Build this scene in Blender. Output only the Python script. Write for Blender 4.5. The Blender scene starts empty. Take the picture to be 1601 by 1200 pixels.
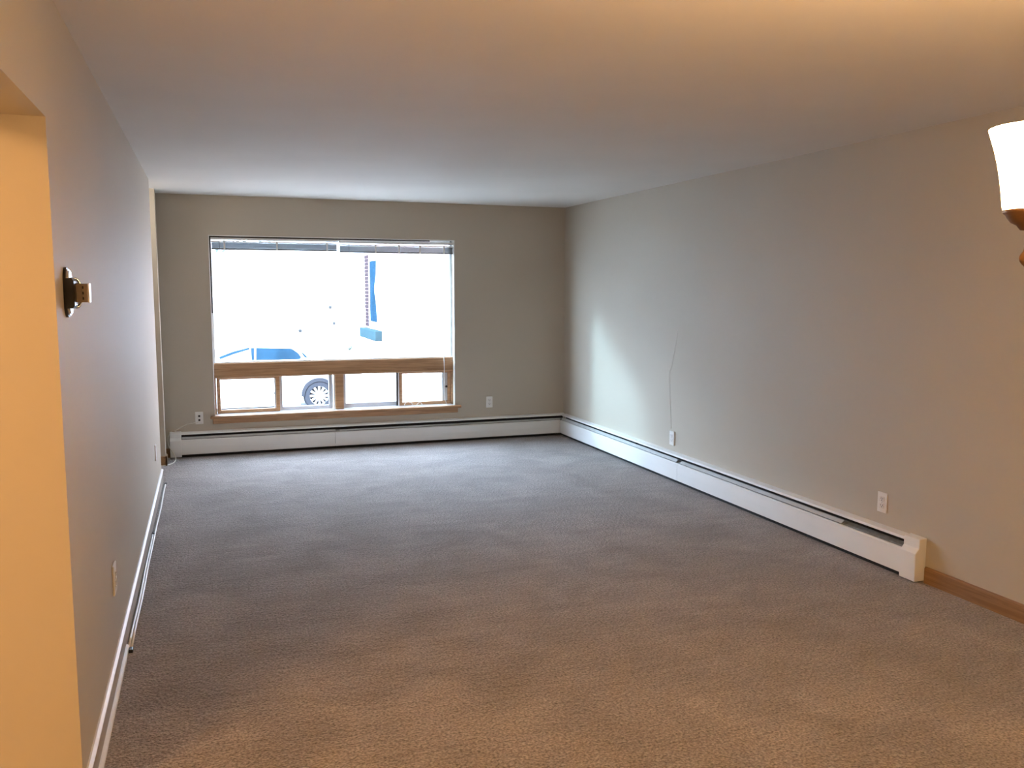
import bpy, bmesh, math, random
from mathutils import Matrix, Vector
random.seed(4)
S = bpy.context.scene
C = S.collection
PI = math.pi

# ---------------------------------------------------------------- camera, sky, light, exposure
W, D, H = 4.034, 8.55, 2.44            # room width, distance to the window wall, ceiling height
cam = bpy.data.cameras.new('camera'); co = bpy.data.objects.new('camera', cam); C.objects.link(co)
cam.sensor_fit = 'HORIZONTAL'; cam.sensor_width = 36.0; cam.lens = 36.0 * 1338.8 / 1601
cam.clip_start = 0.05; cam.clip_end = 300
def cam_matrix(loc, yaw, pitch, roll):
    f = Vector((math.sin(yaw)*math.cos(pitch), math.cos(yaw)*math.cos(pitch), math.sin(pitch)))
    r = Vector((math.cos(yaw), -math.sin(yaw), 0)); u = r.cross(f)
    r2 = math.cos(roll)*r + math.sin(roll)*u; u2 = -math.sin(roll)*r + math.cos(roll)*u
    m = Matrix((r2, u2, -f)).transposed().to_4x4(); m.translation = loc
    return m
co.matrix_world = cam_matrix((0.404, 0.0, 1.5868), 0.3408, -0.1112, 0.0018)
S.camera = co

vs = S.view_settings
S.display_settings.display_device = 'sRGB'
vs.view_transform = 'Standard'; vs.look = 'None'; vs.gamma = 1.0; vs.use_curve_mapping = False
vs.exposure = 1.36

SKY = (0.71, 0.94, 1.24); SKY_S = 14.6
wd = bpy.data.worlds.new('overcast_sky'); S.world = wd; wd.use_nodes = True
bg = wd.node_tree.nodes['Background']
bg.inputs[0].default_value = (*SKY, 1); bg.inputs[1].default_value = SKY_S

def add_light(name, kind, energy, color, loc=(0, 0, 0), direction=None, **kw):
    l = bpy.data.lights.new(name, kind); l.energy = energy; l.color = color
    for k, v in kw.items(): setattr(l, k, v)
    o = bpy.data.objects.new(name, l); C.objects.link(o); o.location = loc
    if direction: o.rotation_euler = Vector(direction).to_track_quat('-Z', 'Y').to_euler()
    return o
# hazy sun low on the left beyond the window
add_light('hazy_sun', 'SUN', 1.4, (0.48, 0.80, 1.0), (0, 20, 12), (1.23, -0.72, -0.52), angle=math.radians(6))
# daylight sampling through the window opening
add_light('window_portal', 'AREA', 1.0, (1, 1, 1), (1.62, 8.86, 1.21), (0, -1, 0), shape='RECTANGLE', size=2.4, size_y=1.75)
bpy.data.lights['window_portal'].cycles.is_portal = True

WARM = (1.0, 0.60, 0.27)
SHADE_E = 47.0

# ---------------------------------------------------------------- materials
def mat(name, col, rough=0.5, metal=0.0, spec=0.5, noise=None, bump=None, emit=None):
    """noise=(scale, amount), bump=(scale, strength, distance)"""
    m = bpy.data.materials.new(name); m.use_nodes = True
    nt = m.node_tree; n = nt.nodes; L = nt.links
    b = n['Principled BSDF']
    b.inputs['Base Color'].default_value = (*col, 1); b.inputs['Roughness'].default_value = rough
    b.inputs['Metallic'].default_value = metal; b.inputs['Specular IOR Level'].default_value = spec
    if noise or bump:
        tc = n.new('ShaderNodeTexCoord')
    if noise:
        t = n.new('ShaderNodeTexNoise'); t.inputs['Scale'].default_value = noise[0]; t.inputs['Detail'].default_value = 5
        L.new(tc.outputs['Object'], t.inputs['Vector'])
        r = n.new('ShaderNodeValToRGB')
        a = noise[1]
        r.color_ramp.elements[0].position = 0.3; r.color_ramp.elements[1].position = 0.7
        r.color_ramp.elements[0].color = (*[c*(1-a) for c in col], 1); r.color_ramp.elements[1].color = (*[min(1, c*(1+a)) for c in col], 1)
        L.new(t.outputs['Fac'], r.inputs['Fac']); L.new(r.outputs['Color'], b.inputs['Base Color'])
    if bump:
        t = n.new('ShaderNodeTexNoise'); t.inputs['Scale'].default_value = bump[0]; t.inputs['Detail'].default_value = 4
        L.new(tc.outputs['Object'], t.inputs['Vector'])
        k = n.new('ShaderNodeBump'); k.inputs['Strength'].default_value = bump[1]; k.inputs['Distance'].default_value = bump[2]
        L.new(t.outputs['Fac'], k.inputs['Height']); L.new(k.outputs['Normal'], b.inputs['Normal'])
    if emit:
        b.inputs['Emission Color'].default_value = (*emit[0], 1); b.inputs['Emission Strength'].default_value = emit[1]
    return m

def wood(name, c1, c2, scale=(3, 60, 60), rough=0.45):
    m = bpy.data.materials.new(name); m.use_nodes = True
    nt = m.node_tree; n = nt.nodes; L = nt.links; b = n['Principled BSDF']
    tc = n.new('ShaderNodeTexCoord'); mp = n.new('ShaderNodeMapping'); mp.inputs['Scale'].default_value = scale
    t = n.new('ShaderNodeTexNoise'); t.inputs['Scale'].default_value = 1.0; t.inputs['Detail'].default_value = 6; t.inputs['Distortion'].default_value = 0.6
    r = n.new('ShaderNodeValToRGB')
    r.color_ramp.elements[0].position = 0.35; r.color_ramp.elements[1].position = 0.68
    r.color_ramp.elements[0].color = (*c1, 1); r.color_ramp.elements[1].color = (*c2, 1)
    L.new(tc.outputs['Object'], mp.inputs['Vector']); L.new(mp.outputs['Vector'], t.inputs['Vector'])
    L.new(t.outputs['Fac'], r.inputs['Fac']); L.new(r.outputs['Color'], b.inputs['Base Color'])
    b.inputs['Roughness'].default_value = rough
    k = n.new('ShaderNodeBump'); k.inputs['Strength'].default_value = 0.15; k.inputs['Distance'].default_value = 0.001
    L.new(t.outputs['Fac'], k.inputs['Height']); L.new(k.outputs['Normal'], b.inputs['Normal'])
    return m

def carpet_mat():
    m = bpy.data.materials.new('taupe_carpet'); m.use_nodes = True
    nt = m.node_tree; n = nt.nodes; L = nt.links; b = n['Principled BSDF']
    b.inputs['Roughness'].default_value = 0.95; b.inputs['Specular IOR Level'].default_value = 0.1
    b.inputs['Sheen Weight'].default_value = 0.35; b.inputs['Sheen Roughness'].default_value = 0.5
    b.inputs['Sheen Tint'].default_value = (0.9, 0.85, 0.82, 1)
    tc = n.new('ShaderNodeTexCoord')
    def noise(scale, detail, vec=None, dist=0.0):
        t = n.new('ShaderNodeTexNoise'); t.inputs['Scale'].default_value = scale; t.inputs['Detail'].default_value = detail
        t.inputs['Distortion'].default_value = dist
        L.new(vec or tc.outputs['Object'], t.inputs['Vector']); return t.outputs['Fac']
    def ramp(f, p0, p1, v0, v1):
        r = n.new('ShaderNodeMapRange'); r.inputs[1].default_value = p0; r.inputs[2].default_value = p1
        r.inputs[3].default_value = v0; r.inputs[4].default_value = v1; L.new(f, r.inputs[0]); return r.outputs[0]
    def mth(op, a, c):
        q = n.new('ShaderNodeMath'); q.operation = op; L.new(a, q.inputs[0])
        if isinstance(c, float): q.inputs[1].default_value = c
        else: L.new(c, q.inputs[1])
        return q.outputs[0]
    tuft = noise(105, 4); clump = noise(42, 3); lay = noise(2.6, 5, dist=0.8)
    mp = n.new('ShaderNodeMapping'); mp.inputs['Scale'].default_value = (1.1, 7.0, 1.0); mp.inputs['Rotation'].default_value = (0, 0, 0.12)
    L.new(tc.outputs['Object'], mp.inputs['Vector'])
    streak = noise(2.0, 4, mp.outputs['Vector'], 0.4)
    v = mth('MULTIPLY', ramp(tuft, 0.32, 0.68, 0.42, 1.58), ramp(clump, 0.3, 0.7, 0.86, 1.14))
    v = mth('MULTIPLY', v, ramp(lay, 0.32, 0.68, 0.80, 1.16))
    v = mth('MULTIPLY', v, ramp(streak, 0.3, 0.7, 0.90, 1.10))
    mx = n.new('ShaderNodeVectorMath'); mx.operation = 'SCALE'; mx.inputs[0].default_value = CARPET
    L.new(v, mx.inputs['Scale']); L.new(mx.outputs[0], b.inputs['Base Color'])
    h = mth('ADD', tuft, mth('MULTIPLY', clump, 1.6))
    k = n.new('ShaderNodeBump'); k.inputs['Strength'].default_value = 0.8; k.inputs['Distance'].default_value = 0.014
    L.new(h, k.inputs['Height']); L.new(k.outputs['Normal'], b.inputs['Normal'])
    return m

def glass_mat(name, tint=(1, 1, 1), refl=0.06):
    m = bpy.data.materials.new(name); m.use_nodes = True
    nt = m.node_tree; n = nt.nodes; L = nt.links
    n.remove(n['Principled BSDF'])
    t = n.new('ShaderNodeBsdfTransparent'); t.inputs[0].default_value = (*tint, 1)
    g = n.new('ShaderNodeBsdfGlossy'); g.inputs['Roughness'].default_value = 0.02
    mx = n.new('ShaderNodeMixShader'); mx.inputs[0].default_value = refl
    L.new(t.outputs[0], mx.inputs[1]); L.new(g.outputs[0], mx.inputs[2]); L.new(mx.outputs[0], n['Material Output'].inputs[0])
    return m

def brick_mat():
    m = bpy.data.materials.new('red_brick'); m.use_nodes = True
    nt = m.node_tree; n = nt.nodes; L = nt.links; b = n['Principled BSDF']; b.inputs['Roughness'].default_value = 0.85
    tc = n.new('ShaderNodeTexCoord'); mp = n.new('ShaderNodeMapping'); mp.inputs['Rotation'].default_value = (0, PI/2, PI/2)
    sx = n.new('ShaderNodeSeparateXYZ'); cb = n.new('ShaderNodeCombineXYZ')
    L.new(tc.outputs['Object'], sx.inputs[0])
    ad = n.new('ShaderNodeMath'); ad.operation = 'ADD'; L.new(sx.outputs['X'], ad.inputs[0]); L.new(sx.outputs['Y'], ad.inputs[1])
    L.new(ad.outputs[0], cb.inputs['X']); L.new(sx.outputs['Z'], cb.inputs['Y'])
    t = n.new('ShaderNodeTexBrick'); L.new(cb.outputs[0], t.inputs['Vector'])
    t.inputs['Color1'].default_value = (0.58, 0.37, 0.32, 1); t.inputs['Color2'].default_value = (0.50, 0.30, 0.26, 1); t.inputs['Mortar'].default_value = (0.75, 0.72, 0.68, 1)
    t.inputs['Scale'].default_value = 1.0; t.inputs['Mortar Size'].default_value = 0.008; t.inputs['Brick Width'].default_value = 0.21; t.inputs['Row Height'].default_value = 0.075
    L.new(t.outputs['Color'], b.inputs['Base Color'])
    k = n.new('ShaderNodeBump'); k.inputs['Distance'].default_value = 0.006; k.invert = True
    L.new(t.outputs['Fac'], k.inputs['Height']); L.new(k.outputs['Normal'], b.inputs['Normal'])
    return m

CARPET = (0.240, 0.210, 0.196)
WALL = (0.49, 0.44, 0.36)
M = {}
M['wall'] = mat('beige_wall_paint', WALL, 0.64, 0, 0.25, noise=(0.9, 0.02), bump=(95, 0.10, 0.002))
M['ceil'] = mat('ceiling_paint', (0.75, 0.705, 0.64), 0.8, 0, 0.15, noise=(1.3, 0.03), bump=(60, 0.10, 0.003))
M['carpet'] = carpet_mat()
M['winwood'] = wood('brown_window_wood', (0.34, 0.185, 0.09), (0.52, 0.31, 0.16))
M['basewood'] = wood('golden_brown_baseboard_wood', (0.22, 0.115, 0.045), (0.33, 0.185, 0.08), scale=(60, 3, 60))
M['whitetrim'] = mat('white_trim_paint', (0.74, 0.73, 0.71), 0.35, noise=(3, 0.03))
M['basepaint'] = mat('beige_trim_paint', (0.40, 0.36, 0.31), 0.5, noise=(3, 0.03))
M['heater'] = mat('white_enamel', (0.80, 0.80, 0.78), 0.38, noise=(2, 0.03), bump=(6, 0.05, 0.003))
M['heatergrey'] = mat('grey_damper_enamel', (0.50, 0.51, 0.50), 0.4, noise=(8, 0.08))
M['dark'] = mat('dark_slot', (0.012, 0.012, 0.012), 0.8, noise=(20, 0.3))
M['fin'] = mat('dull_aluminium_fins', (0.27, 0.28, 0.27), 0.5, 0.3, noise=(40, 0.2))
M['alu'] = mat('anodised_aluminium', (0.50, 0.52, 0.55), 0.35, 0.8, noise=(10, 0.05))
M['alulight'] = mat('pale_aluminium', (0.72, 0.74, 0.76), 0.3, 0.5, noise=(10, 0.05))
M['plastic'] = mat('white_plastic', (0.78, 0.76, 0.72), 0.35, noise=(12, 0.02))
M['cable'] = mat('cream_cable', (0.66, 0.62, 0.54), 0.45, noise=(12, 0.03))
M['blind'] = mat('white_blind_rail', (0.80, 0.80, 0.79), 0.4, noise=(5, 0.02))
M['slat'] = mat('grey_blind_slat', (0.13, 0.135, 0.14), 0.45, noise=(12, 0.05))
M['tape'] = mat('pale_cord', (0.70, 0.69, 0.66), 0.7, noise=(30, 0.05))
M['wand'] = mat('grey_wand', (0.16, 0.17, 0.18), 0.3, noise=(30, 0.05))
M['glass'] = glass_mat('clear_glass')
M['chrome'] = mat('chrome', (0.80, 0.83, 0.87), 0.16, 1.0, noise=(8, 0.04))
M['black'] = mat('black_plastic_and_shade', (0.012, 0.011, 0.010), 0.4, noise=(15, 0.2))
M['beigebox'] = mat('beige_plastic', (0.20, 0.155, 0.115), 0.45, noise=(15, 0.04))
M['shade'] = mat('lit_frosted_glass', (0.9, 0.85, 0.75), 0.4, noise=(8, 0.02), emit=(WARM, SHADE_E))
M['bronze'] = mat('antique_bronze', (0.30, 0.16, 0.07), 0.4, 0.7, noise=(18, 0.2))
M['halllamp'] = mat('lit_opal_glass', (0.9, 0.85, 0.75), 0.4, noise=(8, 0.02), emit=((1.0, 0.54, 0.21), 22.0))
M['nookfill'] = mat('nook_fill_glass', (0.9, 0.88, 0.85), 0.4, noise=(8, 0.02), emit=((1.0, 0.95, 0.90), 24.0))
M['brick'] = brick_mat()
M['stone'] = mat('shaded_stone', (0.024, 0.042, 0.048), 0.9, 0, 0.0, noise=(6, 0.12), bump=(30, 0.2, 0.004))  # sill stone, with its shade put into the very dark colour
M['outframe'] = mat('white_window_frame', (0.75, 0.75, 0.74), 0.5, noise=(6, 0.03))
M['darkglass'] = mat('dark_window_glass', (0.010, 0.026, 0.042), 0.5, 0, 0.0, noise=(3, 0.2))
M['curtain'] = mat('white_curtain', (0.75, 0.75, 0.75), 0.9, noise=(9, 0.05))
M['ground'] = mat('worn_asphalt', (0.15, 0.15, 0.148), 0.9, noise=(0.7, 0.08), bump=(25, 0.2, 0.004))
M['siding'] = mat('white_siding', (0.72, 0.73, 0.74), 0.7, noise=(2, 0.03))
M['roof'] = mat('grey_shingles', (0.40, 0.40, 0.41), 0.9, noise=(30, 0.15))
M['carpaint'] = mat('silver_white_car_paint', (0.62, 0.64, 0.66), 0.22, 0.2, noise=(2, 0.02))
M['tyre'] = mat('tyre_rubber', (0.012, 0.014, 0.02), 0.8, noise=(30, 0.2))
M['leaf'] = mat('green_leaf', (0.035, 0.055, 0.040), 0.6, noise=(6, 0.25))
M['bark'] = mat('grey_bark', (0.22, 0.18, 0.14), 0.9, noise=(20, 0.25), bump=(40, 0.4, 0.01))

# ---------------------------------------------------------------- mesh helpers
def bm_new(): return bmesh.new()
def add_box(bm, x0, x1, y0, y1, z0, z1, bev=0.0, seg=2):
    r = bmesh.ops.create_cube(bm, size=1.0)
    vs_ = r['verts']
    bmesh.ops.scale(bm, vec=(x1-x0, y1-y0, z1-z0), verts=vs_)
    bmesh.ops.translate(bm, vec=((x0+x1)/2, (y0+y1)/2, (z0+z1)/2), verts=vs_)
    if bev:
        es = list({e for v in vs_ for e in v.link_edges})
        bmesh.ops.bevel(bm, geom=es, offset=bev, segments=seg, affect='EDGES', profile=0.5)
def add_prism(bm, pts, a, b, fn):
    """closed profile pts [(u,v)] swept from a to b; fn(s,u,v)->xyz"""
    v0 = [bm.verts.new(fn(a, *p)) for p in pts]; v1 = [bm.verts.new(fn(b, *p)) for p in pts]
    n = len(pts)
    fs = [bm.faces.new((v0[i], v0[(i+1) % n], v1[(i+1) % n], v1[i])) for i in range(n)]
    fs.append(bm.faces.new(v0[::-1])); fs.append(bm.faces.new(v1))
    bmesh.ops.recalc_face_normals(bm, faces=fs)
def add_tube(bm, pts, r, seg=8, cap=True):
    pts = [Vector(p) for p in pts]; rings = []
    rr = r if isinstance(r, (list, tuple)) else [r]*len(pts)
    up = None
    for i, p in enumerate(pts):
        t = (pts[min(i+1, len(pts)-1)] - pts[max(i-1, 0)]).normalized()
        if up is None:
            up = Vector((0, 0, 1)) if abs(t.z) < 0.9 else Vector((1, 0, 0))
        a = t.cross(up).normalized(); b = a.cross(t).normalized(); up = b
        rings.append([bm.verts.new(p + rr[i]*(math.cos(2*PI*k/seg)*a + math.sin(2*PI*k/seg)*b)) for k in range(seg)])
    fs = []
    for i in range(len(rings)-1):
        for k in range(seg):
            fs.append(bm.faces.new((rings[i][k], rings[i][(k+1) % seg], rings[i+1][(k+1) % seg], rings[i+1][k])))
    if cap:
        fs.append(bm.faces.new(rings[0][::-1])); fs.append(bm.faces.new(rings[-1]))
    for f in fs: f.smooth = True
    bmesh.ops.recalc_face_normals(bm, faces=fs)
def add_lathe(bm, prof, c=(0, 0, 0), seg=32, axis='Z', smooth=True):
    rings = []
    def P(r, h, a):
        x, y = r*math.cos(a), r*math.sin(a)
        if axis == 'Z': return (c[0]+x, c[1]+y, c[2]+h)
        if axis == 'Y': return (c[0]+x, c[1]+h, c[2]+y)
        return (c[0]+h, c[1]+x, c[2]+y)
    for r, h in prof:
        if r < 1e-6: rings.append([bm.verts.new(P(0, h, 0))])
        else: rings.append([bm.verts.new(P(r, h, 2*PI*k/seg)) for k in range(seg)])
    fs = []
    for A, B in zip(rings, rings[1:]):
        for k in range(seg):
            q = [A[k % len(A)], A[(k+1) % len(A)], B[(k+1) % len(B)], B[k % len(B)]]
            u = []
            for v in q:
                if v not in u: u.append(v)
            if len(u) > 2: fs.append(bm.faces.new(u))
    for f in fs: f.smooth = smooth
    bmesh.ops.recalc_face_normals(bm, faces=fs)
def smooth_curve(pts, n=6):
    """Catmull-Rom through pts"""
    P = [Vector(p) for p in pts]; P = [2*P[0]-P[1]] + P + [2*P[-1]-P[-2]]; out = []
    for i in range(1, len(P)-2):
        for k in range(n):
            t = k/n; a, b, c, d = P[i-1:i+3]
            out.append(0.5*((2*b) + (c-a)*t + (2*a-5*b+4*c-d)*t*t + (3*b-a-3*c+d)*t**3))
    out.append(P[-2]); return out
def obj(name, bm, m, parent=None, kind=None, loc=None):
    me = bpy.data.meshes.new(name)
    if loc: bmesh.ops.translate(bm, vec=(-loc[0], -loc[1], -loc[2]), verts=bm.verts)
    bm.to_mesh(me); bm.free()
    me.materials.append(m)
    o = bpy.data.objects.new(name, me); C.objects.link(o)
    if loc: o.location = loc
    if parent: o.parent = parent
    if kind: o['kind'] = kind
    return o
def box_obj(name, m, x0, x1, y0, y1, z0, z1, parent=None, kind=None, bev=0.0):
    bm = bm_new(); add_box(bm, x0, x1, y0, y1, z0, z1, bev); return obj(name, bm, m, parent, kind)
def tag(o, label, cat, group=None):
    o['label'] = label; o['category'] = cat
    if group: o['group'] = group
    return o
def thing(name, label, cat, loc=(0, 0, 0), group=None):
    o = bpy.data.objects.new(name, None); C.objects.link(o); o.location = loc; o.empty_display_size = 0.1
    return tag(o, label, cat, group)
def struct(name, bm, m, label, cat, parent=None):
    o = obj(name, bm, m, parent, 'structure')
    if label: tag(o, label, cat)
    return o
def sub(parent, name, bm, m, label=None):
    """child built in world coordinates under an Empty or mesh standing anywhere"""
    o = obj(name, bm, m); o.parent = parent
    o.matrix_parent_inverse = Matrix.Translation(-Vector(parent.location))
    if label: o['label'] = label
    return o

# ---------------------------------------------------------------- room shell
Yb = -2.6; Yo = 2.73; Yc = 7.49; Yj = 8.16; TL = 0.25
bm = bm_new(); add_box(bm, -1.75, W+0.2, Yb-0.2, D+0.25, -0.12, 0)
struct('floor', bm, M['carpet'], 'worn taupe carpet floor with tread marks and dents', 'floor')
bm = bm_new(); add_box(bm, -1.75, W+0.2, Yb-0.2, D+0.25, H, H+0.15)
struct('ceiling', bm, M['ceil'], 'plain painted ceiling over the empty room', 'ceiling')
bm = bm_new(); add_box(bm, W, W+0.2, Yb, D+0.25, 0, H)
wall_right = struct('wall_right', bm, M['wall'], 'long beige wall on the right above the white heater', 'wall')
# faint ridge of a cord painted over on the right wall
bm = bm_new(); add_tube(bm, smooth_curve([(W, 6.17, 1.25), (W, 6.175, 1.20), (W, 6.25, 0.95), (W, 6.286, 0.88), (W, 6.27, 0.7), (W, 6.24, 0.42)]), 0.0022, 6)
obj('painted_cord', bm, M['wall'], wall_right)
# left wall: opening to the hall near the camera, gap to a nook near the window
bm = bm_new()
add_box(bm, -TL, 0, Yo, Yc-0.12, 0, H); add_box(bm, -0.12, 0, Yc-0.12, Yc, 0, H)
add_box(bm, -TL, 0, 0.9, Yo, 2.057, H)
add_box(bm, -TL, 0, Yb, 0.9, 0, H)
struct('wall_left', bm, M['wall'], 'long beige wall on the left with the hall opening', 'wall')
bm = bm_new(); add_box(bm, -1.0, 0.004, Yj, Yj+0.12, 0, H); add_box(bm, -1.0, -0.06, Yj+0.12, D, 0, H)
struct('wall_nook_far', bm, M['wall'], 'narrow strip of wall beside the window wall, past the left wall end', 'wall')
bm = bm_new(); add_box(bm, -1.0, -0.12, Yc-0.12, Yc, 0, H)
struct('wall_nook_near', bm, M['wall'], 'near side wall of the nook behind the left wall', 'wall')
bm = bm_new(); add_box(bm, -1.1, -1.0, Yc-0.12, D, 0, H)
struct('wall_nook_left', bm, M['wall'], 'back wall of the nook behind the left wall', 'wall')
bm = bm_new(); add_box(bm, -1.75, -TL, Yo, Yo+0.12, 0, H)
struct('wall_hall_end', bm, M['wall'], 'end wall of the hall, lit orange inside the opening', 'wall')
bm = bm_new(); add_box(bm, -1.75, -1.65, Yb, Yo, 0, H)
struct('bounce_wall_hall_left', bm, mat('cream_bounce_wall', (0.75, 0.71, 0.63), 0.7, noise=(1, 0.02)), 'unseen far side wall of the hall, made pale to bounce light', 'wall')  # unseen wall made pale to bounce lamp light onto the soffit
bm = bm_new(); add_box(bm, -1.75, W+0.2, Yb-0.2, Yb, 0, H)
struct('wall_back', bm, M['wall'], 'wall behind the camera', 'wall')
# window wall
wx0, wx1, wz0, wz1 = 0.440, 2.800, 0.360, 2.068
bm = bm_new()
add_box(bm, -1.1, wx0, D, D+0.25, -0.1, H); add_box(bm, wx1, W+0.2, D, D+0.25, -0.1, H)
add_box(bm, wx0, wx1, D, D+0.25, -0.1, wz0); add_box(bm, wx0, wx1, D, D+0.25, wz1, H)
struct('wall_far', bm, M['wall'], 'shaded beige window wall at the end of the room', 'wall')

bm = bm_new(); add_box(bm, -1.65, -0.02, Yb, Yo, 0, 0.006)
struct('bounce_floor_hall', bm, mat('pale_bounce_floor', (0.72, 0.68, 0.60), 0.5, noise=(4, 0.05)), 'hall floor behind the opening, added pale to bounce light', 'floor')  # unseen pale layer added to throw light up at the soffit
# baseboards
bm = bm_new()
add_prism(bm, [(0, 0), (0.013, 0), (0.013, 0.094), (0, 0.094)], Yo+0.02, Yc-0.005, lambda s, u, v: (u, s, v))
bb = struct('baseboard_left', bm, M['basepaint'], 'beige baseboard along the left wall, its sky-lit top edge coloured white', 'baseboard')
bm = bm_new(); add_prism(bm, [(0.013, 0), (0.026, 0), (0.025, 0.010), (0.018, 0.018), (0.013, 0.019)], Yo+0.02, 4.0, lambda s, u, v: (u, s, v))
sub(bb, 'base_shoe', bm, M['whitetrim'], 'white quarter-round strip')
bm = bm_new(); add_prism(bm, [(0, 0.094), (0.016, 0.094), (0.016, 0.099), (0.006, 0.107), (0, 0.107)], Yo+0.02, Yc-0.003, lambda s, u, v: (u, s, v))
sub(bb, 'top_light_strip', bm, M['whitetrim'], 'top edge coloured white for the light on it')  # white strip standing for sky light on the baseboard's top edge
bm = bm_new()
add_prism(bm, [(0, 0), (0.012, 0), (0.012, 0.082), (0.006, 0.09), (0, 0.09)], Yb, 3.50, lambda s, u, v: (W-u, s, v))
struct('baseboard_right', bm, M['basewood'], 'bare wooden baseboard on the right past the heater end', 'baseboard')
bm = bm_new()
add_prism(bm, [(0, 0), (0.012, 0), (0.012, 0.082), (0.006, 0.088), (0, 0.088)], -0.9, 0.016, lambda s, u, v: (s, Yj-u, v))
add_prism(bm, [(0, 0), (0.012, 0), (0.012, 0.082), (0.006, 0.088), (0, 0.088)], Yj-0.012, Yj+0.12, lambda s, u, v: (0.004+u, s, v))
add_prism(bm, [(0, 0), (0.012, 0), (0.012, 0.082), (0.006, 0.088), (0, 0.088)], -0.055, 0.028, lambda s, u, v: (s, D-u, v))
struct('baseboard_far', bm, M['basewood'], 'short wooden baseboard in the corner left of the far heater', 'baseboard')

# ---------------------------------------------------------------- window
win = bpy.data.objects.new('window_1', None); C.objects.link(win); win.location = (1.62, D, wz0)
win['kind'] = 'structure'; tag(win, 'wide picture window over four low sliding panes in brown wood', 'window')
def wpart(name, m, x0, x1, y0, y1, z0, z1, bev=0.002, parent=None, label=None):
    bm = bm_new(); add_box(bm, x0, x1, y0, y1, z0, z1, bev, 1)
    o = obj(name, bm, m)
    if parent:
        o.parent = parent; o.matrix_parent_inverse = Matrix.Translation(-Vector(parent.location))
    if label: o['label'] = label
    return o
def wp(*a, **k): return wpart(*a, parent=win, **k)
# corner beads of the plaster reveal
for b in ((wx0-0.007, wx0+0.001, D-0.003, D+0.02, wz0, wz1+0.007), (wx1-0.001, wx1+0.010, D-0.003, D+0.02, wz0, wz1+0.007), (wx0-0.007, wx1+0.010, D-0.003, D+0.02, wz1-0.001, wz1+0.007)):
    wp('corner_bead', M['whitetrim'], *b)
Yf = D+0.055
wp('head_shade_strip', M['black'], wx0, wx1-0.25, D+0.002, D+0.012, wz1-0.014, wz1-0.001, 0.001, label='painted shade along the top of the opening')  # black strip standing for the shade gap above the headrail
wp('jamb_shade_strip', M['black'], wx0, wx0+0.012, D+0.002, D+0.012, 1.35, wz1-0.001, 0.001, label='painted shade down the upper left jamb')  # black strip standing for the shade on the upper jamb
wp('transom_rail', M['winwood'], wx0, wx1, Yf, Yf+0.10, 0.735, 0.872, 0.004)
wp('transom_lip', M['winwood'], wx0, wx1, Yf-0.012, Yf, 0.728, 0.744, 0.003)
wp('transom_ledge', M['whitetrim'], wx0, wx1, Yf+0.01, Yf+0.10, 0.872, 0.882, 0.002, label='white ledge under the picture pane')
wp('mullion', M['winwood'], 1.580, 1.664, Yf, Yf+0.10, 0.38, 0.735, 0.003)
wp('mullion_bead', M['alulight'], 1.568, 1.580, Yf+0.01, Yf+0.09, 0.38, 0.735, 0.001, label='pale metal strip left of the mullion')
wp('side_jamb', M['winwood'], wx0, wx0+0.018, Yf+0.005, Yf+0.10, 0.38, 0.735, 0.002)
wp('side_jamb', M['winwood'], wx1-0.018, wx1, Yf+0.005, Yf+0.10, 0.38, 0.735, 0.002)
# frame of the picture pane
wp('pane_frame', M['whitetrim'], wx0, wx0+0.020, Yf+0.02, Yf+0.10, 0.882, wz1, 0.002)
wp('pane_frame', M['alu'], wx1-0.024, wx1, Yf+0.02, Yf+0.10, 0.882, wz1, 0.002, label='grey right frame of the picture pane')
wp('pane_frame', M['whitetrim'], wx0, wx1, Yf+0.02, Yf+0.10, wz1-0.03, wz1, 0.002)
wp('picture_pane', M['glass'], wx0+0.015, wx1-0.015, Yf+0.055, Yf+0.061, 0.878, wz1-0.02, 0)
# stool and apron
wp('sill', M['winwood'], 0.395, 2.864, D-0.045, D+0.0, 0.350, 0.376, 0.005)
wp('sill', M['whitetrim'], wx0, wx1, D+0.0, D+0.24, 0.345, 0.377, 0.003, label='pale inner sill board')  # board paler than the wooden nose in front
wp('apron', M['winwood'], 0.415, 2.832, D-0.02, D, 0.300, 0.350, 0.004)
def sash(name, x0, x1, z0, z1, y, m, stile, rail, rail_b=None, label=None):
    """frame of four members in one mesh, pane as its child"""
    rb = rail_b or rail
    bm = bm_new()
    add_box(bm, x0, x0+stile, y, y+0.03, z0, z1, 0.002, 1); add_box(bm, x1-stile, x1, y, y+0.03, z0, z1, 0.002, 1)
    add_box(bm, x0+stile, x1-stile, y, y+0.03, z0, z0+rb, 0.002, 1); add_box(bm, x0+stile, x1-stile, y, y+0.03, z1-rail, z1, 0.002, 1)
    s = sub(win, name, bm, m, label)
    bm = bm_new(); add_box(bm, x0+stile-0.004, x1-stile+0.004, y+0.012, y+0.017, z0+rb-0.004, z1-rail+0.004)
    p_ = obj('pane', bm, M['glass']); p_.parent = s
    return s
s1 = sash('sliding_sash', 0.460, 1.045, 0.383, 0.732, Yf+0.020, M['winwood'], 0.034, 0.022, 0.034, 'brown wooden sash with a white inner liner')
bm = bm_new(); add_box(bm, 0.996, 1.010, Yf+0.030, Yf+0.052, 0.417, 0.71, 0.001, 1)
o = obj('liner', bm, M['alulight']); o.parent = s1
bm = bm_new(); add_box(bm, 0.988, 1.004, Yf+0.012, Yf+0.026, 0.55, 0.575, 0.004, 2)
o = obj('finger_pull', bm, M['alu']); o.parent = s1
sash('sliding_sash', 1.040, 1.560, 0.383, 0.735, Yf+0.060, M['alu'], 0.034, 0.014, 0.036, 'grey aluminium sash behind the car wheel')
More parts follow.
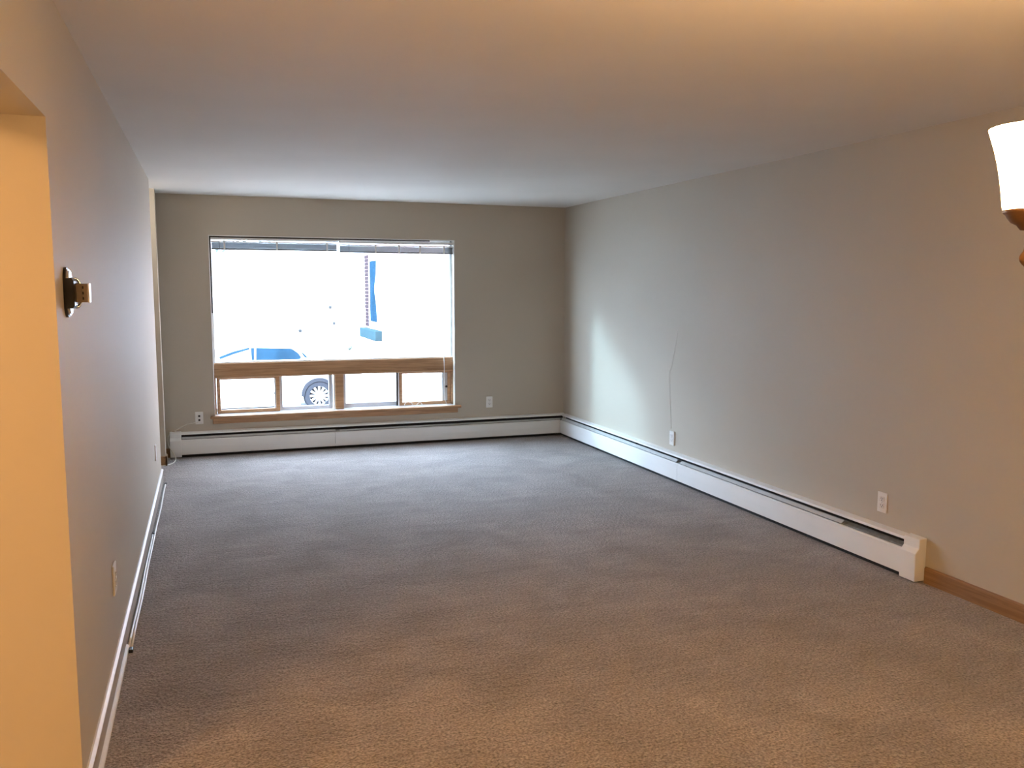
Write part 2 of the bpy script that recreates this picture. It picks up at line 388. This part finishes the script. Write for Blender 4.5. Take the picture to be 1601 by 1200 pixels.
sash('sliding_sash', 1.668, 2.240, 0.383, 0.735, Yf+0.060, M['alu'], 0.026, 0.014, 0.044, 'grey aluminium sash right of the mullion')
wp('meeting_strip', M['black'], 2.206, 2.222, Yf+0.03, Yf+0.055, 0.383, 0.733, 0.001, label='black weather strip')
wp('meeting_strip', M['alulight'], 2.222, 2.234, Yf+0.022, Yf+0.055, 0.383, 0.733, 0.001, label='pale metal strip')
s4 = sash('sliding_sash', 2.234, 2.780, 0.383, 0.732, Yf+0.020, M['winwood'], 0.032, 0.020, 0.034, 'brown wooden sash at the right with a blue-grey liner')
bm = bm_new(); add_box(bm, 2.690, 2.748, Yf+0.033, Yf+0.052, 0.417, 0.712, 0.001, 1)
o = obj('liner', bm, M['alulight']); o.parent = s4
bm = bm_new(); add_lathe(bm, [(0.0, -0.022), (0.010, -0.020), (0.013, -0.01), (0.007, 0), (0.007, 0.01)], (2.735, Yf+0.035, 0.565), 14, 'Y')
o = obj('lock_knob', bm, M['black']); o.parent = s4
wp('track', M['alulight'], wx0+0.018, 1.58, Yf+0.0, Yf+0.10, 0.377, 0.384, 0.001)
wp('track', M['alulight'], 1.664, wx1-0.018, Yf+0.0, Yf+0.10, 0.377, 0.384, 0.001)

# ---------------------------------------------------------------- blinds
def blind(x0, x1, ztop, drop, tapes, wand, label):
    t = thing('venetian_blind', label, 'blind', ((x0+x1)/2, D+0.03, ztop), 'raised blinds in the picture window')
    bm = bm_new(); add_box(bm, x0, x1, D+0.008, D+0.046, ztop-0.026, ztop, 0.003, 2); sub(t, 'headrail', bm, M['blind'])
    z = ztop-0.044
    bm = bm_new(); add_box(bm, x0+0.004, x1-0.004, D+0.010, D+0.042, z-0.006, z+0.006, 0.002, 1); sub(t, 'valance_slat', bm, M['blind'])
    zb = ztop-drop
    n = 16; bm = bm_new()
    z1_ = z-0.009
    for i in range(n):
        zz = z1_ - (z1_-zb-0.012)*i/(n-1)
        dx = random.uniform(-0.002, 0.002); dy = random.uniform(-0.002, 0.002)
        add_prism(bm, [(0.012+dy, zz-0.0008), (0.026+dy, zz+0.001), (0.040+dy, zz-0.0008), (0.040+dy, zz), (0.026+dy, zz+0.0018), (0.012+dy, zz)], x0+0.006+dx, x1-0.006+dx, lambda s, u, v: (s, D+u, v))
    sl = sub(t, 'slats', bm, M['slat']); sl['kind'] = 'stuff'
    bm = bm_new(); add_box(bm, x0+0.005, x1-0.005, D+0.012, D+0.040, zb-0.006, zb+0.010, 0.003, 2); sub(t, 'bottom_rail', bm, M['slat'])
    for x in tapes:
        bm = bm_new(); add_box(bm, x-0.008, x+0.008, D+0.006, D+0.009, zb-0.008, ztop-0.030, 0.001, 1); sub(t, 'ladder_tape', bm, M['tape'])
    bm = bm_new(); add_tube(bm, [(wand[0], D+0.004, ztop-0.03), (wand[0]+0.001, D+0.001, ztop-0.06), (wand[0]+wand[2], D+0.001, wand[1]+0.02), (wand[0]+wand[2], D+0.001, wand[1])], [0.0025, 0.0035, 0.0035, 0.005], 6)
    sub(t, 'tilt_wand', bm, M['wand'])
    return t
b1 = blind(0.455, 1.628, 2.060, 0.112, (0.575, 1.052, 1.525), (0.528, 1.29, 0.004), 'raised grey slatted blind over the left half of the picture window')
b2 = blind(1.642, 2.800, 2.050, 0.112, (2.0, 2.235, 2.45, 2.70), (1.735, 1.28, 0.012), 'raised grey slatted blind over the right half of the picture window')
cord = [(2.686, D+0.002, 1.94), (2.688, D+0.001, 1.4), (2.690, D+0.001, 0.9), (2.694, D+0.002, 0.70), (2.690, D+0.004, 0.55), (2.700, D+0.004, 0.45), (2.712, D+0.000, 0.40), (2.725, D+0.01, 0.381),
        (2.700, D+0.03, 0.380), (2.62, D+0.025, 0.380), (2.52, D+0.028, 0.380), (2.47, D+0.02, 0.383), (2.44, D+0.03, 0.42), (2.40, D+0.025, 0.390), (2.37, D+0.01, 0.382), (2.34, D+0.02, 0.42), (2.30, D+0.028, 0.425), (2.275, D+0.02, 0.40), (2.285, D+0.0, 0.380), (2.33, D-0.012, 0.380), (2.40, D-0.010, 0.380), (2.46, D+0.0, 0.381)]
bm = bm_new(); add_tube(bm, smooth_curve(cord, 6), 0.0028, 6)
sub(b2, 'lift_cord', bm, M['tape'], 'white pull cord looped on the sill')

# ---------------------------------------------------------------- baseboard heaters
def heater(name_label, fn, a, b, panels, dampers, brackets, caps, loc):
    """fn(s, d, z) maps run length, distance from the wall and height"""
    t = thing('baseboard_heater', name_label, 'heater', loc, 'hot water baseboard heaters')
    bm = bm_new(); add_prism(bm, [(0, 0.02), (0.003, 0.02), (0.003, 0.226), (0.044, 0.224), (0.046, 0.216), (0.049, 0.216), (0.047, 0.230), (0.0, 0.238)], a, b, fn); sub(t, 'back_plate', bm, M['heater'])
    bm = bm_new(); add_prism(bm, [(0.006, 0.05), (0.040, 0.05), (0.040, 0.176), (0.012, 0.186), (0.006, 0.186)], a+0.01, b-0.01, fn); sub(t, 'fin_tube', bm, M['fin'])
    bm = bm_new(); add_prism(bm, [(0.003, 0.165), (0.0055, 0.165), (0.0055, 0.222), (0.003, 0.222)], a+0.01, b-0.01, fn); sub(t, 'slot_shade', bm, M['dark'])  # dark sheet standing for the shade inside the slot
    bm = bm_new(); add_prism(bm, [(0.012, 0.003), (0.045, 0.003), (0.045, 0.022), (0.012, 0.022)], a+0.01, b-0.01, fn); sub(t, 'toe_shade', bm, M['dark'])  # dark bar standing for the shade under the heater
    for p0, p1 in panels:
        bm = bm_new(); add_prism(bm, [(0.062, 0.030), (0.068, 0.030), (0.070, 0.10), (0.068, 0.163), (0.060, 0.170), (0.052, 0.170), (0.052, 0.166), (0.062, 0.160)], p0+0.0015, p1-0.0015, fn); sub(t, 'front_panel', bm, M['heater'])
    for p0, p1, top in dampers:
        bm = bm_new(); add_prism(bm, [(0.056, 0.176), (0.059, 0.177), (0.0405, top), (0.037, top-0.001)], p0, p1, fn); sub(t, 'damper', bm, M['heatergrey'])
    for s in brackets:
        bm = bm_new(); add_prism(bm, [(0.006, 0.20), (0.044, 0.20), (0.044, 0.215), (0.006, 0.215)], s-0.018, s+0.018, fn); sub(t, 'bracket', bm, M['dark'])
    for c0, c1 in caps:
        bm = bm_new(); add_prism(bm, [(0.0, 0.010), (0.0, 0.246), (0.050, 0.242), (0.052, 0.190), (0.074, 0.165), (0.074, 0.010)], c0, c1, fn)
        bmesh.ops.bevel(bm, geom=list(bm.edges), offset=0.002, segments=1, affect='EDGES'); sub(t, 'end_cap', bm, M['heater'])
    return t
heater('white baseboard heater along the right wall under the outlets', lambda s, d, z: (W-d, s, z), 3.52, D-0.075,
       [(3.60, 6.015), (6.015, D-0.072)], [(4.10, 5.99, 0.195), (6.05, D-0.08, 0.197)], [3.9, 4.35, 4.85, 5.5, 6.2, 6.4, 6.8, 7.08, 7.45], [(3.505, 3.615)], (W-0.03, 6.0, 0))
heater('white baseboard heater on the window wall below the sill', lambda s, d, z: (s, D-d, z), 0.11, W-0.001,
       [(0.12, 1.555), (1.555, W-0.062)], [(0.14, 1.56, 0.194), (1.60, W-0.06, 0.188)], [2.85, 3.69], [(0.03, 0.13)], (2.0, D-0.03, 0))

# ---------------------------------------------------------------- outlets
def outlet(label, fn, kind='duplex', w=0.072, h=0.117, th=0.006, group=None, loc=(0, 0, 0), name='wall_outlet', cat='outlet'):
    """fn(u, v, d): u along the wall, v up, d out of the wall, all about the plate centre"""
    t = thing(name, label, cat, loc, group)
    def bx(u0, u1, v0, v1, d0, d1, bev=0.0):
        bm = bm_new(); add_box(bm, u0, u1, v0, v1, d0, d1, bev, 2)
        for v in bm.verts: v.co = Vector(fn(*v.co)) + Vector(loc)
        bmesh.ops.recalc_face_normals(bm, faces=bm.faces); return bm
    sub(t, 'cover_plate', bx(-w/2, w/2, -h/2, h/2, 0, th, 0.0022), M['plastic'])
    if kind == 'duplex':
        for s in (-1, 1):
            r = sub(t, 'receptacle', bx(-0.017, 0.017, s*0.0195-0.0135, s*0.0195+0.0135, th-0.001, th+0.0022, 0.004), M['plastic'])
            for u in (-0.0065, 0.0065):
                o = obj('slot', bx(u-0.0016, u+0.0016, s*0.0195-0.001, s*0.0195+0.008, th+0.001, th+0.0026), M['dark']); o.parent = r
            o = obj('ground_hole', bx(-0.003, 0.003, s*0.0195-0.009, s*0.0195-0.0035, th+0.001, th+0.0026), M['dark']); o.parent = r
        sub(t, 'screw', bx(-0.003, 0.003, -0.003, 0.003, th-0.001, th+0.0012, 0.001), M['alu'])
    elif kind == 'jack':
        for s in (-1, 1):
            sub(t, 'socket', bx(-0.009, 0.009, s*0.019-0.009, s*0.019+0.009, th-0.001, th+0.003, 0.003), M['dark'])
    elif kind == 'blank':
        for s in (-1, 1):
            sub(t, 'screw', bx(-0.003, 0.003, s*0.042-0.003, s*0.042+0.003, th-0.001, th+0.0012, 0.001), M['alu'])
    return t
on_far = lambda u, v, d: (u, -d, v)
on_right = lambda u, v, d: (-d, u, v)
on_left = lambda u, v, d: (d, u, v)
outlet('white jack plate with two dark sockets left of the window', on_far, 'jack', loc=(0.295, D, 0.362), name='jack_plate')
outlet('white duplex outlet right of the window near the corner', on_far, loc=(3.181, D, 0.392))
outlet('white duplex outlet on the right wall above the heater seam', on_right, loc=(W, 6.21, 0.346), th=0.012)
outlet('white duplex outlet on the right wall near the heater end', on_right, loc=(W, 3.838, 0.366))
outlet('white duplex outlet on the left wall above the baseboard', on_left, loc=(0, 3.775, 0.395), w=0.09, h=0.125, th=0.007)
outlet('white blank plate on the left wall near its far end', on_left, 'blank', loc=(0, 6.77, 0.375), th=0.008, name='blank_plate')

# ---------------------------------------------------------------- cables
pts = [(0.285, D-0.006, 0.325), (0.25, D-0.022, 0.320), (0.19, D-0.03, 0.311), (0.13, D-0.03, 0.285), (0.075, D-0.028, 0.252), (0.045, D-0.016, 0.236), (0.018, D-0.03, 0.205), (0.014, D-0.05, 0.15), (0.024, D-0.085, 0.115), (0.058, D-0.11, 0.06), (0.078, D-0.16, 0.02), (0.072, D-0.26, 0.006), (0.04, D-0.36, 0.005), (-0.02, D-0.41, 0.005), (-0.12, D-0.43, 0.005), (-0.3, D-0.45, 0.005)]
bm = bm_new(); add_tube(bm, smooth_curve(pts, 6), 0.0048, 8)
tag(obj('cable', bm, M['cable']), 'thin cream cable looping from the jack plate down to the carpet', 'cable')
t = thing('floor_cable', 'two thin white cables running along the left baseboard', 'cable', (0.03, 5.6, 0))
def run(y0, y1, x, name):
    pts = []
    n = 16
    for i in range(n+1):
        y = y0 + (y1-y0)*i/n
        pts.append((x + 0.0015*math.sin(y*3.1) + 0.001*math.sin(y*7), y, 0.006))
    bm = bm_new(); add_tube(bm, pts, 0.0055, 8); sub(t, name, bm, M['plastic'])
run(3.98, 7.36, 0.034, 'cable_strand'); run(3.99, 5.86, 0.0225, 'cable_strand')
for x, y in ((0.034, 7.37), (0.0235, 5.87), (0.036, 3.965)):
    bm = bm_new(); add_box(bm, x-0.009, x+0.009, y-0.03, y+0.01, 0.0, 0.016, 0.004, 2); sub(t, 'clip', bm, M['black'], 'small black cable clip')

# ---------------------------------------------------------------- bracket on the left wall
t = thing('wall_bracket', 'chrome and black bracket holding a small brown box on the left wall', 'bracket', (0, 2.92, 1.57))
def capsule(bm, y0, y1, z0, z1, x0, x1, n=10):
    r = (y1-y0)/2; c = (y0+y1)/2; pts = []
    for k in range(n+1):
        a = PI*k/n; pts.append((c + r*math.cos(a), z1 - r*1.0 + r*math.sin(a)))
    for k in range(n+1):
        a = PI + PI*k/n; pts.append((c + r*math.cos(a), z0 + r*1.0 + r*math.sin(a)))
    add_prism(bm, pts, x0, x1, lambda s, u, v: (s, u, v))
bm = bm_new(); capsule(bm, 2.872, 2.950, 1.497, 1.648, 0, 0.008); sub(t, 'backing_plate', bm, M['black'])
bm = bm_new(); capsule(bm, 2.877, 2.945, 1.503, 1.642, 0.008, 0.016)
bmesh.ops.bevel(bm, geom=[e for e in bm.edges if all(v.co.x > 0.015 for v in e.verts)], offset=0.004, segments=2, affect='EDGES'); sub(t, 'chrome_plate', bm, M['chrome'])
bm = bm_new(); add_prism(bm, [(0.008, 1.524), (0.024, 1.524), (0.030, 1.532), (0.032, 1.57), (0.030, 1.606), (0.024, 1.615), (0.008, 1.615)], 2.864, 2.948, lambda s, u, v: (u, s, v)); sub(t, 'clamp_body', bm, M['black'])
bm = bm_new(); add_tube(bm, smooth_curve([(0.018, 2.945, 1.525), (0.032, 2.952, 1.532), (0.042, 2.955, 1.57), (0.032, 2.952, 1.608), (0.018, 2.945, 1.616)], 5), 0.004, 8); sub(t, 'chrome_hoop', bm, M['chrome'])
bx_ = bm_new(); add_box(bx_, 0.030, 0.062, 2.900, 2.945, 1.542, 1.599, 0.002, 2); bo = sub(t, 'box', bx_, M['beigebox'])
bm = bm_new(); add_box(bm, 0.062, 0.067, 2.899, 2.946, 1.541, 1.600, 0.0015, 2); o = obj('end_cover', bm, M['plastic']); o.parent = bo; o['label'] = 'white end cover'
for z in (1.554, 1.570, 1.587):
    bm = bm_new(); add_box(bm, 0.048, 0.052, 2.8985, 2.902, z-0.004, z+0.004); o = obj('slot', bm, M['dark']); o.parent = bo

# ---------------------------------------------------------------- chandelier (one of its lit shades is in view)
hub = Vector((1.920, 0.925, 0)); first = Vector((1.661, 1.040, 0))
arm_v = first - hub; arm_r = arm_v.length; arm_a = math.atan2(arm_v.y, arm_v.x)
t = thing('chandelier', 'bronze chandelier with a lit bell shaped glass shade at the right edge', 'chandelier', (hub.x, hub.y, H))
bm = bm_new(); add_lathe(bm, [(0, 0), (0.065, 0), (0.063, -0.012), (0.03, -0.03), (0.012, -0.04), (0, -0.04)], (hub.x, hub.y, H), 24); sub(t, 'canopy', bm, M['bronze'])
bm = bm_new(); add_tube(bm, [(hub.x, hub.y, H-0.03), (hub.x, hub.y, 1.90)], 0.007, 10); sub(t, 'stem', bm, M['bronze'])
bm = bm_new(); add_lathe(bm, [(0, 1.92), (0.012, 1.91), (0.02, 1.88), (0.035, 1.83), (0.03, 1.77), (0.018, 1.73), (0.03, 1.70), (0.026, 1.66), (0.01, 1.63), (0.014, 1.615), (0, 1.60)], (hub.x, hub.y, 0), 24); sub(t, 'hub', bm, M['bronze'])
for k in range(4):
    a = arm_a + k*PI/2; dx, dy = math.cos(a), math.sin(a)
    P = lambda r, z: (hub.x + dx*r, hub.y + dy*r, z)
    c = P(arm_r, 0)
    bm = bm_new()
    add_tube(bm, smooth_curve([P(0.024, 1.74), P(0.09, 1.765), P(0.16, 1.70), P(0.20, 1.635), P(0.235, 1.612), P(arm_r-0.014, 1.618), P(arm_r+0.0095, 1.634), P(arm_r+0.004, 1.648), P(arm_r, 1.672), P(arm_r, 1.69)], 6), 0.0062, 8)
    am = sub(t, 'arm', bm, M['bronze'])
    bm = bm_new(); add_lathe(bm, [(0, 1.680), (0.016, 1.682), (0.022, 1.690), (0.030, 1.694), (0.036, 1.702), (0.038, 1.706), (0.042, 1.709), (0.043, 1.714), (0.038, 1.716), (0, 1.716)], (c[0], c[1], 0), 28); sub(t, 'shade_cup', bm, M['bronze'])
    bm = bm_new(); add_lathe(bm, [(0.0415, 1.712), (0.0435, 1.72), (0.0455, 1.738), (0.049, 1.762), (0.0535, 1.787), (0.060, 1.813), (0.0695, 1.843), (0.0675, 1.844), (0.058, 1.814), (0.0515, 1.788), (0.047, 1.763), (0.043, 1.738), (0.040, 1.718), (0, 1.716)], (c[0], c[1], 0), 36); sub(t, 'glass_shade', bm, M['shade'])

# hall lamp, and an unseen nook lamp added to brighten the wall strip
t = thing('hall_ceiling_light', 'lit dome light on the hall ceiling behind the opening', 'ceiling light', (-1.25, 1.35, H))
bm = bm_new(); add_lathe(bm, [(0, 0), (0.15, 0), (0.15, -0.02), (0, -0.02)], (-1.25, 1.35, H), 28); sub(t, 'base', bm, M['bronze'])
bm = bm_new(); add_lathe(bm, [(0.28, -0.02), (0.27, -0.07), (0.20, -0.12), (0.10, -0.145), (0, -0.15)], (-1.25, 1.35, H), 28); sub(t, 'dome', bm, M['halllamp'])
t = thing('nook_fill_light', 'small dome light added on the nook ceiling to brighten the wall strip', 'ceiling light', (-0.5, 7.78, H))
bm = bm_new(); add_lathe(bm, [(0, 0), (0.11, 0), (0.11, -0.015), (0, -0.015)], (-0.5, 7.78, H), 24); sub(t, 'base', bm, M['whitetrim'])
bm = bm_new(); add_lathe(bm, [(0.10, -0.015), (0.095, -0.05), (0.06, -0.08), (0, -0.09)], (-0.5, 7.78, H), 24); sub(t, 'dome', bm, M['nookfill'])

# ---------------------------------------------------------------- outdoors
G = -1.15
bm = bm_new(); add_box(bm, -60, 60, D+0.25, 90, G-0.3, G)
struct('ground', bm, M['ground'], 'grey pavement outside the window', 'ground')
# outer wall below the window down to the ground
bm = bm_new(); add_box(bm, -1.1, W+0.2, D+0.05, D+0.25, G, -0.12)
struct('wall_foundation', bm, M['brick'], 'brick foundation under the window outside', 'wall')

# brick wing on the right
t = thing('brick_building', 'sunlit brick building on the right outside, with one dark window', 'building', (6, 14, G))
X0 = 3.65
bm = bm_new(); add_box(bm, X0, 9.5, 10.6, 18.72, G, 4.6, 0.0)
wl = sub(t, 'brick_wall', bm, M['brick'])
bm = bm_new(); add_box(bm, X0-0.35, 9.9, 10.2, 19.1, 4.6, 4.85, 0.02); sub(t, 'roof', bm, M['roof'])
wn = bm_new(); add_box(wn, X0-0.03, X0+0.04, 16.95, 18.12, 0.80, 2.22, 0.01); fr = sub(t, 'window', wn, M['outframe'])
bm = bm_new(); add_box(bm, X0-0.036, X0-0.022, 17.12, 17.95, 0.90, 2.14); o = obj('dark_pane', bm, M['darkglass']); o.parent = fr
# curtain hanging in soft waves over the near side of the pane
bm = bm_new(); n = 14; prev = None
for i in range(n+1):
    z = 0.90 + 1.24*i/n; y1 = 17.16 + 0.22*math.exp(-((z-1.55)/0.28)**2)
    r_ = [bm.verts.new((X0-0.040-0.004*(j % 2), 17.02 + (y1-17.02)*j/6, z)) for j in range(7)]
    if prev:
        for j in range(6): bm.faces.new((prev[j], prev[j+1], r_[j+1], r_[j]))
    prev = r_
bmesh.ops.solidify(bm, geom=list(bm.faces), thickness=0.004)
o = obj('curtain', bm, M['curtain']); o.parent = fr
darkbrick = mat('dark_red_brick', (0.034, 0.024, 0.026), 0.95, 0, 0.0, noise=(14, 0.25))  # bricks darker than the wall around them
base_me = None
for k in range(20):
    z = 0.78 + 0.0755*k
    if base_me is None:
        bm = bm_new(); add_box(bm, X0-0.022, X0+0.05, 18.24, 18.64, z, z+0.066, 0.004, 1)
        o = sub(t, 'brick', bm, darkbrick); base_me = o
    else:
        c_ = base_me.copy(); C.objects.link(c_); c_.location.z += z-0.78; c_.location.y += random.uniform(-0.012, 0.012)
bm = bm_new(); add_box(bm, X0-0.14, X0+0.02, 16.85, 18.68, 0.54, 0.74, 0.012); sub(t, 'window_sill', bm, M['stone'], 'blue-grey stone window sill')

# car
cx, cy = 2.70, 19.35
t = thing('parked_car', 'pale silver car parked outside, seen through the window', 'car', (1.3, cy+0.85, G))
wr = 0.34; wz = G + wr
fwx, rwx = 2.70, -0.02
def arch(x, n=12, r=0.40):
    return [(x + r*math.cos(PI*k/n), wz + r*math.sin(PI*k/n)) for k in range(n+1)]
prof = [(3.58, G+0.25), (3.60, G+0.55), (3.52, G+0.82), (3.2, G+0.95), (2.72, G+1.04), (1.9, G+1.10), (0.9, G+1.10), (0.2, G+1.09), (-0.35, G+1.06), (-0.85, G+1.0), (-0.98, G+0.8), (-0.98, G+0.32), (-0.9, G+0.24)]
lower = [(-0.42, G+0.20)] + arch(rwx)[::-1] + [(0.40, G+0.15), (2.28, G+0.15)] + arch(fwx)[::-1] + [(3.12, G+0.20)]
bm = bm_new(); add_prism(bm, prof + lower, cy, cy+1.74, lambda s, u, v: (u, s, v))
bmesh.ops.bevel(bm, geom=[e for e in bm.edges if abs(e.verts[0].co.y-e.verts[1].co.y) < 1e-6 and min(e.verts[0].co.z, e.verts[1].co.z) > G+0.5], offset=0.05, segments=3, affect='EDGES', clamp_overlap=True)
body = sub(t, 'body', bm, M['carpaint'])
cab = [(2.80, G+1.03), (2.42, G+1.36), (2.22, G+1.455), (1.75, G+1.49), (1.2, G+1.475), (0.75, G+1.36), (0.30, G+1.20), (0.05, G+1.07)]
bm = bm_new()
def cabin(u, v, side):
    k = (v-(G+1.05))/0.45
    ins = 0.06 + 0.17*max(0, k)
    return (u, cy+ins if side == 0 else cy+1.74-ins, v)
va = [bm.verts.new(cabin(u, v, 0)) for u, v in cab]; vb = [bm.verts.new(cabin(u, v, 1)) for u, v in cab]
for i in range(len(cab)-1): bm.faces.new((va[i], va[i+1], vb[i+1], vb[i]))
bm.faces.new(va); bm.faces.new(vb[::-1]); bm.faces.new((va[-1], va[0], vb[0], vb[-1]))
bmesh.ops.recalc_face_normals(bm, faces=bm.faces)
sub(t, 'roof', bm, M['carpaint'])
def side_glass(pts, name='side_window'):
    bm = bm_new(); q = []
    for u, v in pts:
        x, y, z = cabin(u, v, 0); q.append((x, y, z))
    a_ = [bm.verts.new((x, y-0.012, z)) for x, y, z in q]; b_ = [bm.verts.new((x, y+0.01, z)) for x, y, z in q]
    bm.faces.new(a_); bm.faces.new(b_[::-1])
    for i in range(len(q)): bm.faces.new((a_[i], a_[(i+1) % len(q)], b_[(i+1) % len(q)], b_[i]))
    bmesh.ops.recalc_face_normals(bm, faces=bm.faces); sub(t, name, bm, M['darkglass'])
side_glass([(1.36, G+1.12), (2.40, G+1.12), (2.27, G+1.30), (2.14, G+1.40), (1.38, G+1.43)])
side_glass([(1.27, G+1.12), (1.27, G+1.43), (1.345, G+1.43), (1.33, G+1.12)], 'door_pillar')
side_glass([(2.46, G+1.12), (2.55, G+1.12), (2.40, G+1.28), (2.32, G+1.34)], 'corner_window')
side_glass([(0.60, G+1.255), (0.90, G+1.365), (1.24, G+1.445), (1.24, G+1.40), (0.92, G+1.31), (0.62, G+1.205)], 'roof_trim')
for nm, x in (('front', fwx), ('rear', rwx)):
    bm = bm_new(); add_lathe(bm, [(0.21, 0.01), (0.30, 0.0), (0.335, 0.03), (wr, 0.07), (wr, 0.15), (0.33, 0.19), (0.21, 0.2), (0.21, 0.01)], (x, cy+0.02, wz), 40, 'Y')
    wh = sub(t, 'wheel', bm, M['tyre'])
    bm = bm_new(); add_lathe(bm, [(0.21, 0.02), (0.235, 0.015), (0.232, 0.03), (0.21, 0.06), (0.205, 0.17), (0.21, 0.2)], (x, cy+0.02, wz), 40, 'Y')
    add_lathe(bm, [(0, 0.02), (0.05, 0.02), (0.06, 0.04), (0.06, 0.12), (0, 0.12)], (x, cy+0.02, wz), 20, 'Y')
    for k in range(12):
        a = 2*PI*k/12; c_, s_ = math.cos(a), math.sin(a); q = []
        for rr, hw in ((0.05, 0.017), (0.215, 0.024)):
            for sgn in (-1, 1): q.append((x + rr*c_ - sgn*hw*s_, wz + rr*s_ + sgn*hw*c_))
        q = [q[0], q[1], q[3], q[2]]
        add_prism(bm, q, cy+0.035, cy+0.06, lambda s, u, v: (u, s, v))
    o = obj('rim', bm, M['alulight']); o.parent = wh
    bm = bm_new(); add_lathe(bm, [(0, 0.09), (0.2, 0.09), (0.2, 0.1), (0, 0.1)], (x, cy+0.02, wz), 24, 'Y')
    o = obj('brake_disc', bm, M['dark']); o.parent = wh
    bm = bm_new()
    o_pts = arch(x, 16, 0.402); i_pts = arch(x, 16, 0.325)
    add_prism(bm, o_pts + i_pts[::-1], cy+0.0, cy+0.25, lambda s, u, v: (u, s, v)); sub(t, 'wheel_arch', bm, M['tyre'])
bm = bm_new(); add_box(bm, 2.30, 2.46, cy-0.14, cy+0.06, G+1.08, G+1.20, 0.03, 3); sub(t, 'side_mirror', bm, M['carpaint'])
bm = bm_new(); add_box(bm, 1.42, 1.60, cy-0.03, cy+0.01, G+0.93, G+0.96, 0.01, 2); sub(t, 'door_handle', bm, M['carpaint'])

# pale house across the street; its unseen low wing is added to block sky light
t = thing('pale_house', 'plain pale house across the street behind the car, with an added light-blocking wing', 'house', (1, 30, G))
bm = bm_new(); add_box(bm, -14, 9.5, 26, 35, G, 6.4); add_box(bm, -16, -7, 12, 26, G, 4.6); sub(t, 'house_wall_and_blocker', bm, M['siding'])
bm = bm_new(); add_prism(bm, [(25.5, 6.4), (35.5, 6.4), (30.5, 9.6)], -14.5, 10, lambda s, u, v: (s, u, v)); sub(t, 'roof', bm, M['roof'])
for x, z, w_ in ((3.86, 1.02, 0.09), (3.96, 0.54, 0.07), (2.97, 0.33, 0.09)):
    bm = bm_new(); add_box(bm, x-w_/2, x+w_/2, 25.9, 26.02, z-0.045, z+0.045, 0.02, 2); sub(t, 'vent', bm, M['dark'], 'small dark wall vent')
# leafy tree, its lowest leaves just under the left blind
t = thing('street_tree', 'leafy street tree whose lowest leaves show under the left blind', 'tree', (1.6, 23.5, G))
bm = bm_new(); add_tube(bm, smooth_curve([(-1.1, 23.5, G), (-1.05, 23.5, 1.2), (-0.8, 23.5, 3.2), (-0.4, 23.5, 5.2)], 5), [0.22]*5+[0.2]*5+[0.16]*5+[0.12], 10); sub(t, 'trunk', bm, M['bark'])
bm = bm_new(); add_tube(bm, smooth_curve([(-0.8, 23.5, 3.0), (0.4, 23.4, 3.7), (2.0, 23.3, 4.0)], 5), 0.06, 8); sub(t, 'branch', bm, M['bark'])
bm = bm_new()
for i in range(1500):
    a = random.uniform(0, 2*PI); rr = math.sqrt(random.random())
    p = Vector((0.9 + 1.7*rr*math.cos(a), 23.5 + 1.5*rr*math.sin(a), 4.10 + random.uniform(-1, 1)*1.6*math.sqrt(max(0, 1-rr*rr))))
    if random.random() < 0.05: p.z -= random.uniform(0, 0.30)
    q = Matrix.Rotation(random.uniform(0, 6.28), 3, Vector((random.gauss(0, 1), random.gauss(0, 1), random.gauss(0, 1))).normalized())
    s = random.uniform(0.07, 0.13)
    vv = [bm.verts.new(p + q @ Vector(c)*s) for c in ((-1, 0, 0), (-0.2, 0.45, 0.05), (1, 0, 0.12), (-0.2, -0.45, 0.05))]
    bm.faces.new(vv)
lf = sub(t, 'leaves', bm, M['leaf']); lf['kind'] = 'stuff'
# young sapling beside the brick building
t = thing('sapling', 'thin sapling with a small tuft of green leaves beyond the car', 'sapling', (3.77, 21.8, G))
bm = bm_new(); add_tube(bm, smooth_curve([(3.77, 21.8, G), (3.78, 21.8, G+0.6), (3.77, 21.8, 0.1)], 5), 0.012, 6); sub(t, 'stem', bm, M['bark'])
bm = bm_new()
for i in range(60):
    d_ = Vector((random.gauss(0, 1), random.gauss(0, 1), random.gauss(0, 1))).normalized()*random.uniform(0.5, 1.0)
    p = Vector((3.77, 21.8, 0.09)) + d_*0.07
    q = Matrix.Rotation(random.uniform(0, 6.28), 3, Vector((random.gauss(0, 1), random.gauss(0, 1), random.gauss(0, 1))).normalized())
    vv = [bm.verts.new(p + q @ Vector(c)*0.035) for c in ((-1, 0, 0), (-0.2, 0.45, 0.05), (1, 0, 0.12), (-0.2, -0.45, 0.05))]
    bm.faces.new(vv)
lf = sub(t, 'leaves', bm, M['leaf']); lf['kind'] = 'stuff'
